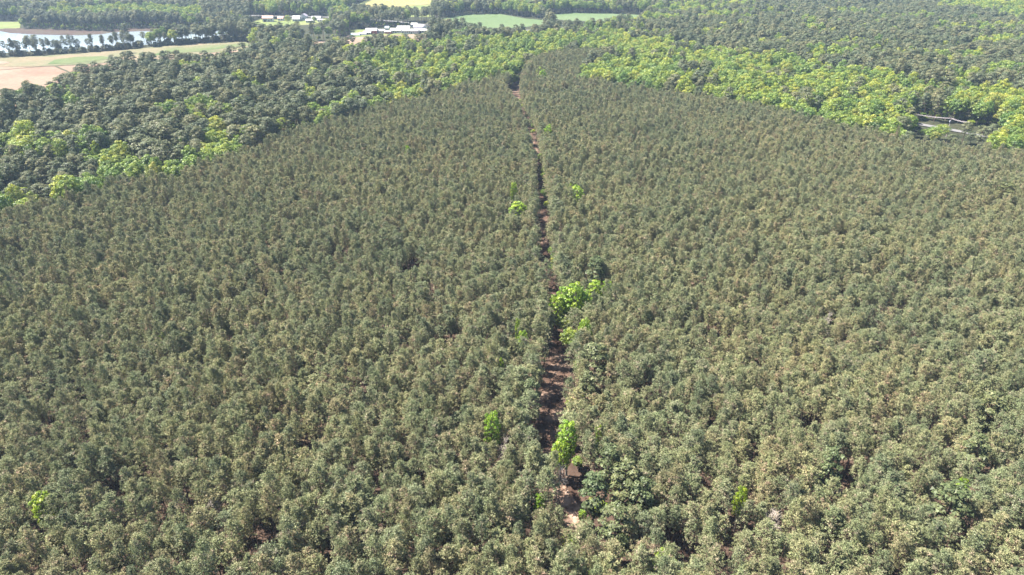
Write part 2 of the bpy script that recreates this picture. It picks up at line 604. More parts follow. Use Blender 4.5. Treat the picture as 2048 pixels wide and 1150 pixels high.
m, nt, out = new_mat('river_water')
pw = nt.nodes.new('ShaderNodeBsdfPrincipled')
pw.inputs['Base Color'].default_value = (0.24, 0.29, 0.33, 1)
pw.inputs['Roughness'].default_value = 0.12
pw.inputs['IOR'].default_value = 1.333
g = nt.nodes.new('ShaderNodeNewGeometry')
nn_ = noise(nt, 0.6, 4, 0.6, g.outputs['Position'])
bp = nt.nodes.new('ShaderNodeBump')
bp.inputs['Strength'].default_value = 0.35
bp.inputs['Distance'].default_value = 0.12
nt.links.new(nn_, bp.inputs['Height'])
nt.links.new(bp.outputs[0], pw.inputs['Normal'])
nt.links.new(pw.outputs[0], out.inputs[0])
M_WATER = m

# the land: one big sheet (woodland soil), the needle litter of the plantation on top of it
sheet('ground', [(-6000, -1500), (6000, -1500), (6000, 9000), (-6000, 9000)], 0.0, M_SOIL)

PLANT = poly([(-420, 520), (-60, 432), (0, 412), (80, 398), (165, 383), (232, 352), (350, 346), (430, 312), (540, 268), (640, 233),
              (760, 203), (870, 184), (930, 163), (1040, 134), (1070, 112), (1110, 96), (1235, 92), (1225, 106), (1180, 118), (1158, 134), (1158, 150),
              (1300, 172), (1420, 190), (1520, 205), (1620, 228), (1720, 250), (1830, 272), (1960, 287), (2048, 294), (2480, 350), (2700, 1600), (-650, 1600)], 12.5)
sheet('forest_floor', PLANT, 0.05, M_LITTER)

TRAIL_PX = [(1240, 1180), (1180, 1080), (1146, 1022), (1112, 968), (1094, 910), (1100, 840), (1113, 765), (1120, 700), (1112, 640), (1097, 575),
            (1085, 505), (1086, 450), (1080, 390), (1071, 330), (1063, 290), (1046, 245), (1027, 205), (1032, 178), (1047, 150), (1052, 128)]
TRAIL_HW = [0.8, 1.8, 3.2, 3.2, 3.2, 3.5, 3.5, 2.5, 2.0, 1.8, 1.9, 2.0, 1.9, 2.0, 2.8, 1.7, 4.4, 4.2, 2.6, 1.0]
_, TQ, TW = ribbon('dirt_track', [P(*p) for p in TRAIL_PX], TRAIL_HW, 0.09, M_TRACK)

M_PALE = ground_mat('pale_sandy_track', [(0.38, (0.16, 0.10, 0.07)), (0.52, (0.30, 0.205, 0.155)), (0.66, (0.42, 0.31, 0.25))], 0.5, 3.0)
ribbon('sandy_track', [P(*p) for p in [(1104, 945), (1114, 972), (1130, 1000), (1148, 1025), (1168, 1055)]], [0.8, 1.5, 1.9, 1.7, 0.8], 0.13, M_PALE)

FIELD_A = poly([(-400, 240), (-150, 212, 4), (0, 205, 4), (140, 195), (250, 170), (330, 140), (450, 112), (560, 103), (520, 93), (490, 84), (440, 84), (330, 92),
                (240, 101), (110, 110), (0, 116), (-400, 140)])
sheet('sandy_field', FIELD_A, 0.10, M_SAND)
sheet('grass_strip', poly([(-400, 158), (0, 134), (75, 133), (170, 129), (250, 123), (330, 116), (420, 106), (512, 97), (519, 93), (490, 84.5), (440, 84.5), (330, 92.5),
                           (240, 101.5), (110, 110.5), (0, 116.5), (-400, 141)]), 0.25, M_STUBBLE)
sheet('green_patch', poly([(95, 129), (140, 128), (190, 122), (230, 117), (205, 113), (150, 115), (110, 120)]), 0.40, M_GREEN)
sheet('green_patch', poly([(300, 113), (380, 105), (500, 92), (490, 88), (400, 92), (330, 101)]), 0.40, M_GREEN)
sheet('sandy_patch', poly([(-40, 131), (10, 129), (22, 125), (0, 123), (-60, 127)]), 0.40, M_SAND)
ribbon('ditch', [P(*p) for p in [(-60, 143), (0, 140.5), (40, 137), (80, 134), (170, 129.5), (300, 119)]], 0.7, 0.45, M_DITCH)
ribbon('ditch', [P(*p) for p in [(111, 133), (122, 138), (134, 143), (150, 152)]], 0.9, 0.45, M_DITCH)

WATER_FAR = [(-400, 44), (-120, 56), (0, 62), (20, 66), (75, 69), (160, 70.5), (205, 68), (228, 64), (275, 62.5), (390, 61), (430, 60.5), (470, 60)]
WATER_NEAR = [(480, 63), (400, 78), (330, 86), (240, 94), (110, 101), (60, 103), (0, 106), (-400, 128)]
WATER = poly(WATER_FAR + WATER_NEAR)
sheet('river', WATER, 0.08, M_WATER)
sheet('marsh_bank', poly([(-10, 60), (10, 57), (75, 57), (150, 60), (215, 62), (235, 58), (300, 55), (345, 53), (420, 56), (390, 60.2), (275, 62.7), (228, 64.3), (205, 68.3), (160, 70.8), (75, 69.3), (20, 66.3)]), 0.16, M_MARSH)

FIELD_B = poly([(590, 96), (640, 98), (700, 98), (760, 86), (850, 80), (868, 66), (850, 60), (760, 62), (698, 69), (690, 76), (610, 86)])
sheet('farm_field', FIELD_B, 0.10, M_SAND)
sheet('farm_lawn', poly([(700, 70), (710, 75), (735, 73), (790, 70), (860, 67), (862, 58), (700, 60)]), 0.25, M_MEADOW)
FIELD_C = poly([(690, 24), (740, -4), (735, -25), (905, -25), (868, 9), (868, 34), (700, 34)])
sheet('crop_field', FIELD_C, 0.10, M_MEADOW)
sheet('yellow_field', poly([(722, 15), (733, 6), (745, -4), (885, -4), (865, 8), (800, 14)]), 0.40, M_YELLOW)
FIELD_D = poly([(880, 38), (930, 29.5), (1000, 28), (1022, 32), (1050, 37), (1095, 41), (1090, 48), (1040, 56), (960, 56), (900, 46)])
sheet('green_field', FIELD_D, 0.10, M_CROP)
FIELD_E = poly([(1085, 30), (1150, 26), (1245, 28), (1300, 31), (1240, 42), (1140, 42), (1100, 37)])
sheet('green_field', FIELD_E, 0.10, M_CROP)
LAWN = poly([(505, 44), (520, 39), (600, 40), (660, 41), (640, 48), (575, 52), (520, 52)])
sheet('house_lawn', LAWN, 0.10, M_MEADOW)
LEFTG = poly([(-60, 42), (0, 44), (42, 44), (40, 56), (0, 60), (-80, 60)])
sheet('river_meadow', LEFTG, 0.10, M_MEADOW)
LEFTT = poly([(-60, 8), (20, 8), (70, 11), (110, 12), (108, 19), (60, 20), (-60, 20)])
sheet('far_meadow', LEFTT, 0.10, M_YELLOW)
ROAD = [(430, 30), (560, 33), (670, 35.5), (760, 41), (830, 48), (895, 58), (980, 63), (1060, 61), (1110, 57), (1200, 50)]
_, RQ, RW = ribbon('country_road', [P(*p) for p in ROAD], 4.0, 0.5, M_ASPH)
sheet('gravel_yard', poly([(845, 50), (880, 52), (905, 60), (880, 63), (855, 58)]), 0.3, M_ASPH)
ROAD2 = [(1600, 218), (1740, 232), (1835, 249), (1885, 258), (1930, 266), (2048, 288), (2300, 330)]
_, R2Q, R2W = ribbon('forest_road', [P(*p) for p in ROAD2], 2.7, 0.5, M_ASPH)

# ------------------------------------------------------------------ where trees stand
NOTREE = [FIELD_C, FIELD_D, FIELD_E, LAWN, LEFTG, LEFTT, WATER,
          poly([(880, 38), (1000, 28), (1095, 41), (1088, 43, 18), (1050, 50, 18), (1000, 53, 18), (940, 50, 16), (895, 46, 14), (880, 42)]),
          poly([(1085, 30), (1245, 28), (1310, 31), (1275, 33, 17), (1190, 40, 18), (1110, 37, 18)]),
          poly([(500, 37), (660, 36), (668, 44, 16), (600, 50, 17), (560, 52, 17), (500, 50, 17)]),
          poly([(640, 30), (700, 24), (868, 34), (870, 40), (790, 42), (770, 44), (690, 40), (640, 36)]),
          poly([(-400, 125), (110, 101), (240, 94), (300, 89), (300, 96), (240, 102), (110, 111), (0, 117), (-400, 142)]),
          poly([(0, 42), (45, 42), (45, 48, 12), (0, 50, 12), (-80, 52, 12), (-80, 42)]),
          poly([(-400, 235), (-100, 190, 17), (0, 188, 17), (50, 181, 17), (68, 163, 17), (124, 158, 17), (140, 197, 0), (150, 192, 0), (128, 146, 17), (172, 131, 17),
                (240, 123, 15), (330, 116, 15), (395, 103, 17), (500, 94, 17), (522, 94, 8), (490, 84), (440, 84), (330, 92), (240, 101), (110, 110), (0, 116), (-400, 140)]),
          poly([(-10, 60), (10, 58), (75, 58), (150, 61), (215, 63), (235, 59), (300, 56), (345, 55), (420, 56), (390, 62), (228, 66), (160, 72), (20, 68)]),
          poly([(596, 91, 14), (640, 93, 15), (675, 90, 11), (700, 93, 15), (740, 81, 15), (780, 76, 12), (850, 73, 14), (868, 66), (905, 60), (880, 50), (838, 46), (820, 52), (700, 58), (690, 76), (610, 86)]),
          poly([(1820, 240), (1900, 248), (1990, 257), (2012, 266, 8), (1985, 276, 14), (1950, 290, 12.5), (1822, 276, 12.5), (1816, 250)])]

CLS = []    # (polygon, class settings) first match wins: spacing share, broadleaf share, pine share of rest, scale


def cls(pts, z=14, **kw):
    CLS.append((poly(pts, z), kw))


cls([(-30, 325), (-30, 282), (60, 288), (170, 292), (205, 322), (180, 345), (60, 352)], bl=0.05, sc=0.78, den=1.5, name='young')
cls([(-60, 345), (90, 343), (120, 365), (60, 380), (-60, 385)], bl=0.1, sc=0.7, den=1.0)
cls([(-120, 440), (-60, 380), (60, 378), (90, 350), (165, 345), (190, 320), (150, 300), (165, 282), (262, 284), (285, 312), (350, 322), (370, 345), (235, 360), (165, 400), (40, 430)], bl=1.0, sc=0.85, den=1.0)
cls([(-60, 262), (20, 262), (40, 288), (-60, 292)], bl=0.9, sc=0.9, den=1.0)
# small cluster strips in the left wood
cls([(310, 205), (350, 200), (375, 225), (330, 232)], bl=1.0, sc=0.9, den=1.0)
cls([(505, 165), (560, 160), (560, 182), (520, 185)], bl=0.8, sc=0.9, den=1.0)
cls([(330, 122), (400, 120), (400, 140), (330, 138)], bl=0.75, sc=0.9, den=1.0)
cls([(755, 133), (800, 128), (830, 150), (780, 168)], bl=0.95, sc=0.9, den=1.0)
cls([(750, 170), (840, 160), (850, 190), (790, 200)], bl=0.95, sc=0.9, den=1.0)
cls([(400, 250), (440, 235), (470, 270), (430, 312), (392, 300)], bl=0.8, sc=0.85, den=1.0)
cls([(590, 215), (660, 190), (680, 215), (620, 240)], bl=0.6, sc=0.8, den=1.0)
# broadleaf belt north of the plantation
cls([(820, 80), (850, 75), (880, 66), (1000, 68), (1060, 60), (1150, 50), (1230, 60), (1240, 92), (1110, 95), (1060, 112), (1035, 134), (925, 160), (880, 180), (800, 150), (760, 115)], bl=0.78, sc=0.85, den=1.0)
cls([(1150, 50), (1270, 58), (1340, 76), (1420, 90), (1520, 105), (1600, 112), (1680, 135), (1770, 158), (1850, 168), (1960, 166), (2060, 185), (2300, 210), (2500, 350), (2048, 300), (1960, 292), (1830, 278),
     (1620, 235), (1420, 196), (1300, 178), (1150, 156), (1150, 130), (1225, 110), (1235, 90)], bl=0.76, sc=0.95, den=1.0)
cls([(1860, -30), (2400, -30), (2400, 40), (2048, 42), (1960, 22), (1880, 10)], bl=0.85, sc=1.0, den=1.0)
cls([(1960, 60), (2400, 40), (2400, 90), (2048, 85), (1980, 90)], bl=0.6, sc=1.0, den=1.0)
cls([(90, 16), (200, 10), (330, 8), (400, 12), (405, 26), (330, 26), (150, 25), (90, 22)], bl=0.95, sc=0.9, den=1.1)
cls([(560, -20), (700, -20), (740, 0), (700, 24), (650, 32), (530, 28), (500, 10)], bl=0.75, sc=0.95, den=0.9)
cls([(870, -30), (1560, -30), (1540, 24), (1250, 24), (1150, 24), (1080, 20), (900, 20), (870, 4)], bl=0.55, sc=1.0, den=1.1)
cls([(600, 55), (830, 50), (830, 76), (600, 88)], bl=0.2, sc=0.85, den=0.9)
cls([(-60, 22), (500, 22), (520, 52), (-60, 56)], bl=0.12, sc=0.9, den=1.1)


def near_line(x, y, q, ws, extra):
    r = np.zeros(len(x), bool)
    for i in range(len(q) - 1):
        a, b = q[i], q[i + 1]
        ab = b - a
        L2 = ab.length_squared + 1e-9
        t = np.clip(((x - a.x) * ab.x + (y - a.y) * ab.y) / L2, 0, 1)
        d2 = (x - a.x - t * ab.x) ** 2 + (y - a.y - t * ab.y) ** 2
        w = ws[i] + extra
        r |= d2 < w * w
    return r


def grid(cell, x0, x1, y0, y1, jit, rot, rng):
    n = int(math.hypot(x1 - x0, y1 - y0) / cell) + 2
    i, j = np.meshgrid(np.arange(-n // 2, n // 2), np.arange(-n // 2, n // 2))
    u = (i + (j % 2) * 0.5).ravel() * cell + rng.uniform(-jit, jit, i.size) * cell
    v = j.ravel() * cell * 0.9 + rng.uniform(-jit, jit, i.size) * cell
    c, s = math.cos(rot), math.sin(rot)
    x = u * c - v * s + (x0 + x1) / 2
    y = u * s + v * c + (y0 + y1) / 2
    k = (x > x0) & (x < x1) & (y > y0) & (y < y1) & (np.abs(x) < 0.86 * y + 90)
    return x[k], y[k]


# individually described trees -------------------------------------------------
# (px, py of the crown's middle, height m, crown variant key, width factor, label, category)
SPECIAL = [
    (1114, 608, 12.5, 'bright', 0.9, 'yellow green broadleaf tree at the left of the bright clump beside the dirt track', 'tree'),
    (1130, 594, 14.5, 'bright', 0.95, 'tall yellow green broadleaf tree second from the left in the bright clump on the track', 'tree'),
    (1150, 592, 15.5, 'bright', 1.1, 'tallest yellow green broadleaf tree in the middle of the bright clump on the track', 'tree'),
    (1167, 600, 13.5, 'bright', 0.85, 'yellow green broadleaf tree at the right of the bright clump beside the track', 'tree'),
    (1190, 577, 11.5, 'bright', 1.1, 'green broadleaf tree just behind and right of the bright clump on the track', 'tree'),
    (1214, 577, 11.0, 'bright', 0.6, 'small pale green treetop at the far right end of the bright clump', 'tree'),
    (1128, 640, 8.0, 'broad', 0.55, 'low darker green bush below the bright clump at the track edge', 'bush'),
    (1140, 672, 8.0, 'broad', 0.5, 'blue green sapling on the right edge of the track under the bright clump', 'bush'),
    (1170, 660, 13.5, 'bright', 0.62, 'slim leaning yellow green tree standing alone right of the track', 'tree'),
    (984, 848, 14.5, 'bright', 0.62, 'vivid yellow green cone shaped tree left of the wide shaded track', 'tree'),
    (1136, 868, 14.5, 'bright', 0.8, 'bright green broadleaf tree on the right edge of the track nearest the camera', 'tree'),
    (1122, 900, 10.5, 'bright', 0.7, 'lower bright green crown in front of the broadleaf tree on the right track edge', 'tree'),
    (1196, 872, 12.0, 'bright', 0.3, 'tiny green treetop among pines right of the near bright tree', 'tree'),
    (84, 1010, 12.5, 'bright', 1.0, 'lone bright green broadleaf tree in the pines at the lower left', 'tree'),
    (1152, 388, 14.0, 'bright', 1.15, 'forked yellow green tree right of the track halfway up the stand', 'tree'),
    (1140, 380, 12.5, 'bright', 0.6, 'narrow yellow green tree touching the forked one halfway up the stand', 'tree'),
    (1035, 418, 13.0, 'bright', 1.4, 'broad pale green tree left of the track halfway up the stand', 'tree'),
    (1028, 380, 13.0, 'bright', 0.5, 'small vivid green tree behind the broad pale green one left of the track', 'tree'),
    (1096, 262, 14.0, 'bright', 0.8, 'small yellow green tree right of the far reddish bend of the track', 'tree'),
    (1002, 735, 12.5, 'bright', 0.35, 'slender lime green sapling in the pines left of the wide shaded track', 'tree'),
    (1046, 682, 12.0, 'bright', 0.5, 'dull green sapling in the pines just left of the track', 'tree'),
    (1036, 655, 12.0, 'bright', 0.3, 'tiny lime treetop behind the dull green sapling left of the track', 'tree'),
    (325, 678, 12.0, 'bright', 0.28, 'tiny yellow green treetop alone in the left half of the pine stand', 'tree'),
    (815, 304, 13.0, 'bright', 0.5, 'small olive yellow treetop in the upper left of the pine stand', 'tree'),
    (1080, 1004, 8.5, 'bright', 0.5, 'vivid green bush left of the sandy stretch of track near the bottom', 'bush'),
    (1166, 1028, 3.5, 'bright', 0.45, 'small bright green bush at the lower end of the sandy stretch of track', 'bush'),
    (1482, 995, 11.0, 'bright', 0.4, 'small green treetop in the pines at the lower right', 'tree'),
    (1330, 1118, 7.0, 'bright', 0.9, 'bright green shrub in a dark gap at the bottom right of the track', 'bush'),
    (1925, 972, 8.0, 'bright', 0.5, 'lime green shrub glimpsed between pines near the right edge', 'bush'),
    (1085, 150, 15.0, 'bright', 1.0, 'yellow green tree at the top of the stand near where the track ends', 'tree'),
    (1078, 143, 14.0, 'bright', 0.8, 'smaller yellow green tree left of the one near the track end', 'tree'),
    (1245, 960, 15.5, 'full', 1.18, 'dark green pine with layered limbs right of the sandy stretch of track', 'pine'),
    (1190, 985, 14.5, 'full', 1.04, 'bushy dark pine leaning over the sandy stretch of track', 'pine'),
    (1235, 1045, 15.0, 'full', 1.04, 'ragged pine with bare limbs above the dark gap at the bottom', 'pine'),
    (1285, 985, 15.0, 'full', 0.95, 'dark full pine right of the layered pine near the bottom', 'pine'),
    (1215, 925, 15.0, 'full', 0.95, 'dense grey green pine behind the layered pine right of the track', 'pine'),
    (1190, 720, 15.0, 'full', 1.14, 'large grey green pine on the right edge of the wide shaded track', 'pine'),
    (1170, 775, 14.5, 'full', 0.95, 'sunlit grey green pine overhanging the right side of the wide shaded track', 'pine'),
    (1190, 540, 15.5, 'full', 1.14, 'big dark pine behind the bright clump right of the track', 'pine'),
    (1060, 790, 14.0, 'full', 0.80, 'dark pine throwing shade on the left side of the wide track', 'pine'),
    (1660, 935, 15.0, 'full', 0.95, 'taller darker pine in the lower right of the stand', 'pine'),
    (1900, 1010, 15.5, 'full', 1.33, 'broad pale green pine near the lower right corner', 'pine'),
    (1985, 820, 15.0, 'full', 1.14, 'dark green pine close to the right edge of the stand', 'pine'),
    (1960, 905, 15.0, 'full', 1.04, 'spreading pine below the dark one near the right edge', 'pine'),
    (2010, 385, 15.0, 'full', 1.52, 'dark pine standing out at the right edge of the upper stand', 'pine'),
    (300, 300, 17.5, 'old', 1.55, 'huge dark spreading pine between the green belt and the stand at the left', 'pine'),
    (334, 272, 20.0, 'old', 1.1, 'tall round crowned pine behind the huge spreading pine at the left', 'pine'),
    (222, 114, 6.5, 'oldlow', 0.75, 'lone dark tree in the grass strip beside the sandy field', 'tree'),
    (1868, 262, 9.5, 'broad', 0.85, 'green broadleaf tree between the two pale stretches of forest road', 'tree'),
    (1886, 258, 9.0, 'broad', 0.8, 'pale green broadleaf tree standing in the middle of the forest road clearing', 'tree'),
    (1872, 271, 8.0, 'broad', 0.6, 'low green broadleaf tree on the plantation side of the forest road', 'tree'),
    (1905, 277, 8.0, 'old', 0.6, 'small pine between the plantation edge and the forest road', 'pine'),
    (1945, 274, 10.0, 'old', 0.8, 'round grey pine on the plantation side of the forest road', 'pine'),
    (1985, 262, 13.0, 'old', 0.9, 'brownish pine closing the right end of the forest road clearing', 'pine'),
    (1846, 263, 6.0, 'broad', 0.6, 'yellow tinged bush at the near edge of the forest road', 'bush'),
    (1932, 257, 12.0, 'old', 0.8, 'grey green pine just right of the utility pole by the forest road', 'pine'),
    (1962, 268, 15.0, 'old', 0.95, 'broad brownish pine right of the utility pole by the forest road', 'pine'),
    (1805, 252, 17.0, 'old', 1.0, 'dark pine left of the first pale stretch of forest road', 'pine'),
    (1705, 190, 19.0, 'old', 1.2, 'dark pine in the broadleaf belt at the upper right', 'pine'),
    (762, 73, 13.0, 'old', 0.75, 'dark pine standing before the farm field below the small red shed', 'pine'),
    (705, 78, 14.0, 'old', 0.8, 'dark pine with open crown in front of the sandy farm field', 'pine'),
    (778, 75, 12.0, 'old', 0.7, 'round dark pine before the long white barn', 'pine'),
    (868, 64, 16.0, 'old', 1.0, 'dark pine at the right end of the farm', 'pine'),
    (856, 70, 15.0, 'old', 0.9, 'dark pine below the low white barn at the farm end', 'pine'),
    (672, 84, 15.0, 'old', 0.9, 'tall pine in front of the sandy strip left of the farm', 'pine'),
    (652, 42, 12.0, 'broad', 0.9, 'dark green round tree right of the far white houses', 'tree'),
    (628, 36, 9.0, 'broad', 0.6, 'small green tree between the grey gabled house and the long white house', 'tree'),
    (575, 36, 13.0, 'broad', 0.7, 'green tree right of the small white shed by the far lawn', 'tree'),
    (250, 84, 14.0, 'thin', 0.7, 'thin open pine over the river, right of the middle of the row', 'pine'),
]
KEYOF = {'full': 'full_pine', 'bright': 'bright', 'broad': 'broadleaf', 'old': 'old_pine', 'oldlow': 'old_pine', 'thin': 'old_pine'}
HNOM = {'full_pine': [15.0, 14.5, 15.5], 'bright': [13, 12.5, 11], 'broadleaf': [17, 18.5, 15.5, 17.5, 14.5, 19], 'old_pine': [19, 20.5, 17.5, 18.5, 19.5, 16.5]}
sp_pos = []


def place_tree(name, key, vi, x, y, sxy, sz, rz):
    root = empty(name, (x, y, 0.0), rz, (sxy, sxy, sz))
    cr, tk = HIDDEN[key][1][vi]
    mesh_obj('crown', cr, root)
    mesh_obj('trunk', tk, root)
    return root


for i, (px, py, h, k, w, lab, cat) in enumerate(SPECIAL):
    key = KEYOF[k]
    vi = i % len(HNOM[key])
    if k == 'oldlow':
        vi = 5
    h += 1.5 if k == 'bright' else 0
    w *= 1.3 if (k == 'bright' and py < 1000) else (1.25 if k == 'old' and cat == 'pine' and py > 500 else 1.0)
    sz = h / HNOM[key][vi]
    x, y = P(px, py, h * 0.72)
    nm = {'pine': 'mature_pine_tree', 'tree': 'broadleaf_tree', 'bush': 'bush'}[cat]
    t = place_tree(nm, key, vi, x, y, w, sz, random.uniform(0, 6.28))
    tag(t, lab, {'pine': 'pine tree', 'tree': 'tree', 'bush': 'bush'}[cat])
    rad = {'full_pine': 2.7, 'bright': 2.3, 'broadleaf': 4.3, 'old_pine': 4.0}[key] * w
    sp_pos.append((x, y, rad))

# (the rest of the list: trees scattered before the farm are placed above)
# bare pale trees
bt, btk = bare_tree(5)
BTW = soup_mesh('branches', [(bt, M_DEADTWIG, None)])
BTK = soup_mesh('trunk', [(btk, M_DEADTWIG, None)])
for px, py, lab in [(1545, 1035, 'bare whitish tree standing dead in the pines at the lower right'),
                    (1010, 895, 'bare pinkish twiggy tree left of the near end of the shaded track'),
                    (1120, 945, 'leafless grey tree leaning over the track just above its sandy stretch'),
                    (425, 1015, 'bare pale twiggy tree in the pines at the lower left'),
                    (1655, 640, 'bare lilac grey tree in the middle of the right half of the stand')]:
    x, y = P(px, py, 9)
    root = empty('bare_tree', (x, y, 0), random.uniform(0, 6))
    mesh_obj('branches', BTW, root)
    mesh_obj('trunk', BTK, root)
    tag(root, lab, 'bare tree')
    sp_pos.append((x, y, 1.6))
sp = np.array(sp_pos)


def clear_of_special(x, y, own):
    k = np.ones(len(x), bool)
    for a, b, r in sp:
        k &= (x - a) ** 2 + (y + 0.9 - b) ** 2 > (r * 0.8 + own) ** 2
    return k


# plantation ---------------------------------------------------------------
x, y = grid(2.95, -700, 700, 25, 800, 0.36, 0.12, RNG)
k = inside(PLANT, x, y)
x, y = x[k], y[k]
k = ~near_line(x, y, TQ, TW, 0.75) & clear_of_special(x, y, 1.2)
gap = vnoise(x, y, 6.0, 3) * 0.6 + RNG.random(len(x)) * 0.4
k &= gap > 0.225
x, y = x[k], y[k]
for gx_, gy_, gr in [(1225, 1085, 3.0), (1292, 1045, 2.6), (1440, 1130, 2.2), (1350, 1100, 2.4), (1138, 1045, 3.6), (1118, 1000, 2.8), (1165, 1075, 2.6), (240, 1012, 3.2), (375, 1030, 3.6), (720, 812, 3.4), (430, 652, 3.6),
                     (682, 530, 4.2), (900, 705, 3.6), (1880, 1005, 3.8), (2035, 1118, 3.8), (1600, 885, 3.4), (1690, 975, 3.2), (545, 1120, 3.2), (1415, 690, 3.6), (130, 870, 3.0),
                     (330, 430, 4.5), (1560, 470, 4.2), (820, 560, 3.6), (1780, 640, 3.6), (1300, 800, 3.0), (620, 925, 3.0)]:
    hx, hy = P(gx_, gy_, 3)
    k = (x - hx) ** 2 + ((y - hy + 1.0) / 1.3) ** 2 > gr * gr
    x, y = x[k], y[k]
PL = dict(x=x, y=y)
big = vnoise(x, y, 22, 5)
PL['sz'] = (0.84 + 0.2 * big + RNG.normal(0, 0.085, len(x))).clip(0.68, 1.3)
PL['sxy'] = (0.92 + 0.14 * big + RNG.normal(0, 0.13, len(x))).clip(0.6, 1.5)
PL['vi'] = RNG.integers(0, 9, len(x))
edge = near_line(x, y, TQ, TW, 4.2)
PL['sz'][edge] *= 1.07
PL['sxy'][edge] *= 1.18

# woods --------------------------------------------------------------------
x, y = grid(7.3, -1250, 1250, 90, 1520, 0.40, 0.4, RNG)
k = ~inside(PLANT, x, y)
for f in NOTREE:
    k &= ~inside(f, x, y)
k &= ~near_line(x, y, RQ, RW, 3.5) & ~near_line(x, y, R2Q, R2W, 2.5) & clear_of_special(x, y, 1.8)
x, y = x[k], y[k]
n = len(x)
bl = np.full(n, 0.28)
sc = np.ones(n)
den = np.ones(n)
done = np.zeros(n, bool)
for pl, kw in CLS:
    c = inside(pl, x, y) & ~done
    bl[c] = kw['bl']
    sc[c] = kw['sc']
    den[c] = kw['den']
    done |= c
nz = 0.65 * vnoise(x, y, 26, 11) + 0.35 * vnoise(x, y, 9, 12)
order = np.argsort(np.argsort(nz)) / n
isb = (0.75 * order + 0.25 * RNG.random(n)) < np.where(bl > 0.5, bl, bl * 0.98)
isb = np.where(bl >= 0.99, True, isb)
tint_h = vnoise(x, y, 40, 21)
WD = dict(x=x, y=y, isb=isb, sc=sc)
WD['sz'] = sc * (0.84 + 0.26 * tint_h + RNG.normal(0, 0.08, n)).clip(0.6, 1.35)
WD['sxy'] = sc * (0.98 + RNG.normal(0, 0.14, n)).clip(0.65, 1.4)
WD['vi'] = RNG.integers(0, 6, n)

# riverside row: low dark shrubs and tall thin pines
rx, ry, rs, rw, rv = [], [], [], [], []
base = [(-60, 119), (0, 115), (50, 113), (110, 109), (180, 105), (240, 100), (330, 91.5), (440, 83.5), (500, 83)]
for i in range(len(base) - 1):
    a = Vector(P(*base[i]))
    b = Vector(P(*base[i + 1]))
    L = (b - a).length
    nrm = Vector((-(b - a).y, (b - a).x)).normalized()
    if nrm.y < 0:
        nrm = -nrm
    for q in range(int(L / 0.95)):
        p = a + (b - a) * random.random() + nrm * random.uniform(0.5, 14)
        tall = random.random() < 0.36
        px, _, _ = project(p.x, p.y, 0)
        if 48 < px < 58 and random.random() < 0.8:
            continue
        rx.append(p.x)
        ry.append(p.y)
        rs.append(random.uniform(0.6, 0.85) if tall else random.uniform(0.6, 1.0))
        rw.append(random.uniform(0.45, 0.75) if tall else random.uniform(0.8, 1.4))
        rv.append(random.randrange(6) if tall else 6)
kk = ~inside(WATER, WD['x'], WD['y'])

old = dict(x=np.concatenate([WD['x'][~isb], rx]), y=np.concatenate([WD['y'][~isb], ry]),
           sz=np.concatenate([WD['sz'][~isb], rs]), sxy=np.concatenate([WD['sxy'][~isb], rw]),
           vi=np.concatenate([WD['vi'][~isb], np.array(rv)]))
brd = dict(x=WD['x'][isb], y=WD['y'][isb], sz=WD['sz'][isb], sxy=WD['sxy'][isb], vi=WD['vi'][isb])


def split_named(D, hnom, count):
    px, py, d = project(D['x'], D['y'], hnom * 0.8 * D['sz'])
    inv = (px > 0) & (px < 2048) & (py > 4) & (py < 1146)
    score = np.where(inv, d, 1e9)
    idx = np.argsort(score)[:count]
    m = np.zeros(len(px), bool)
    m[idx] = True
    return m, px, py


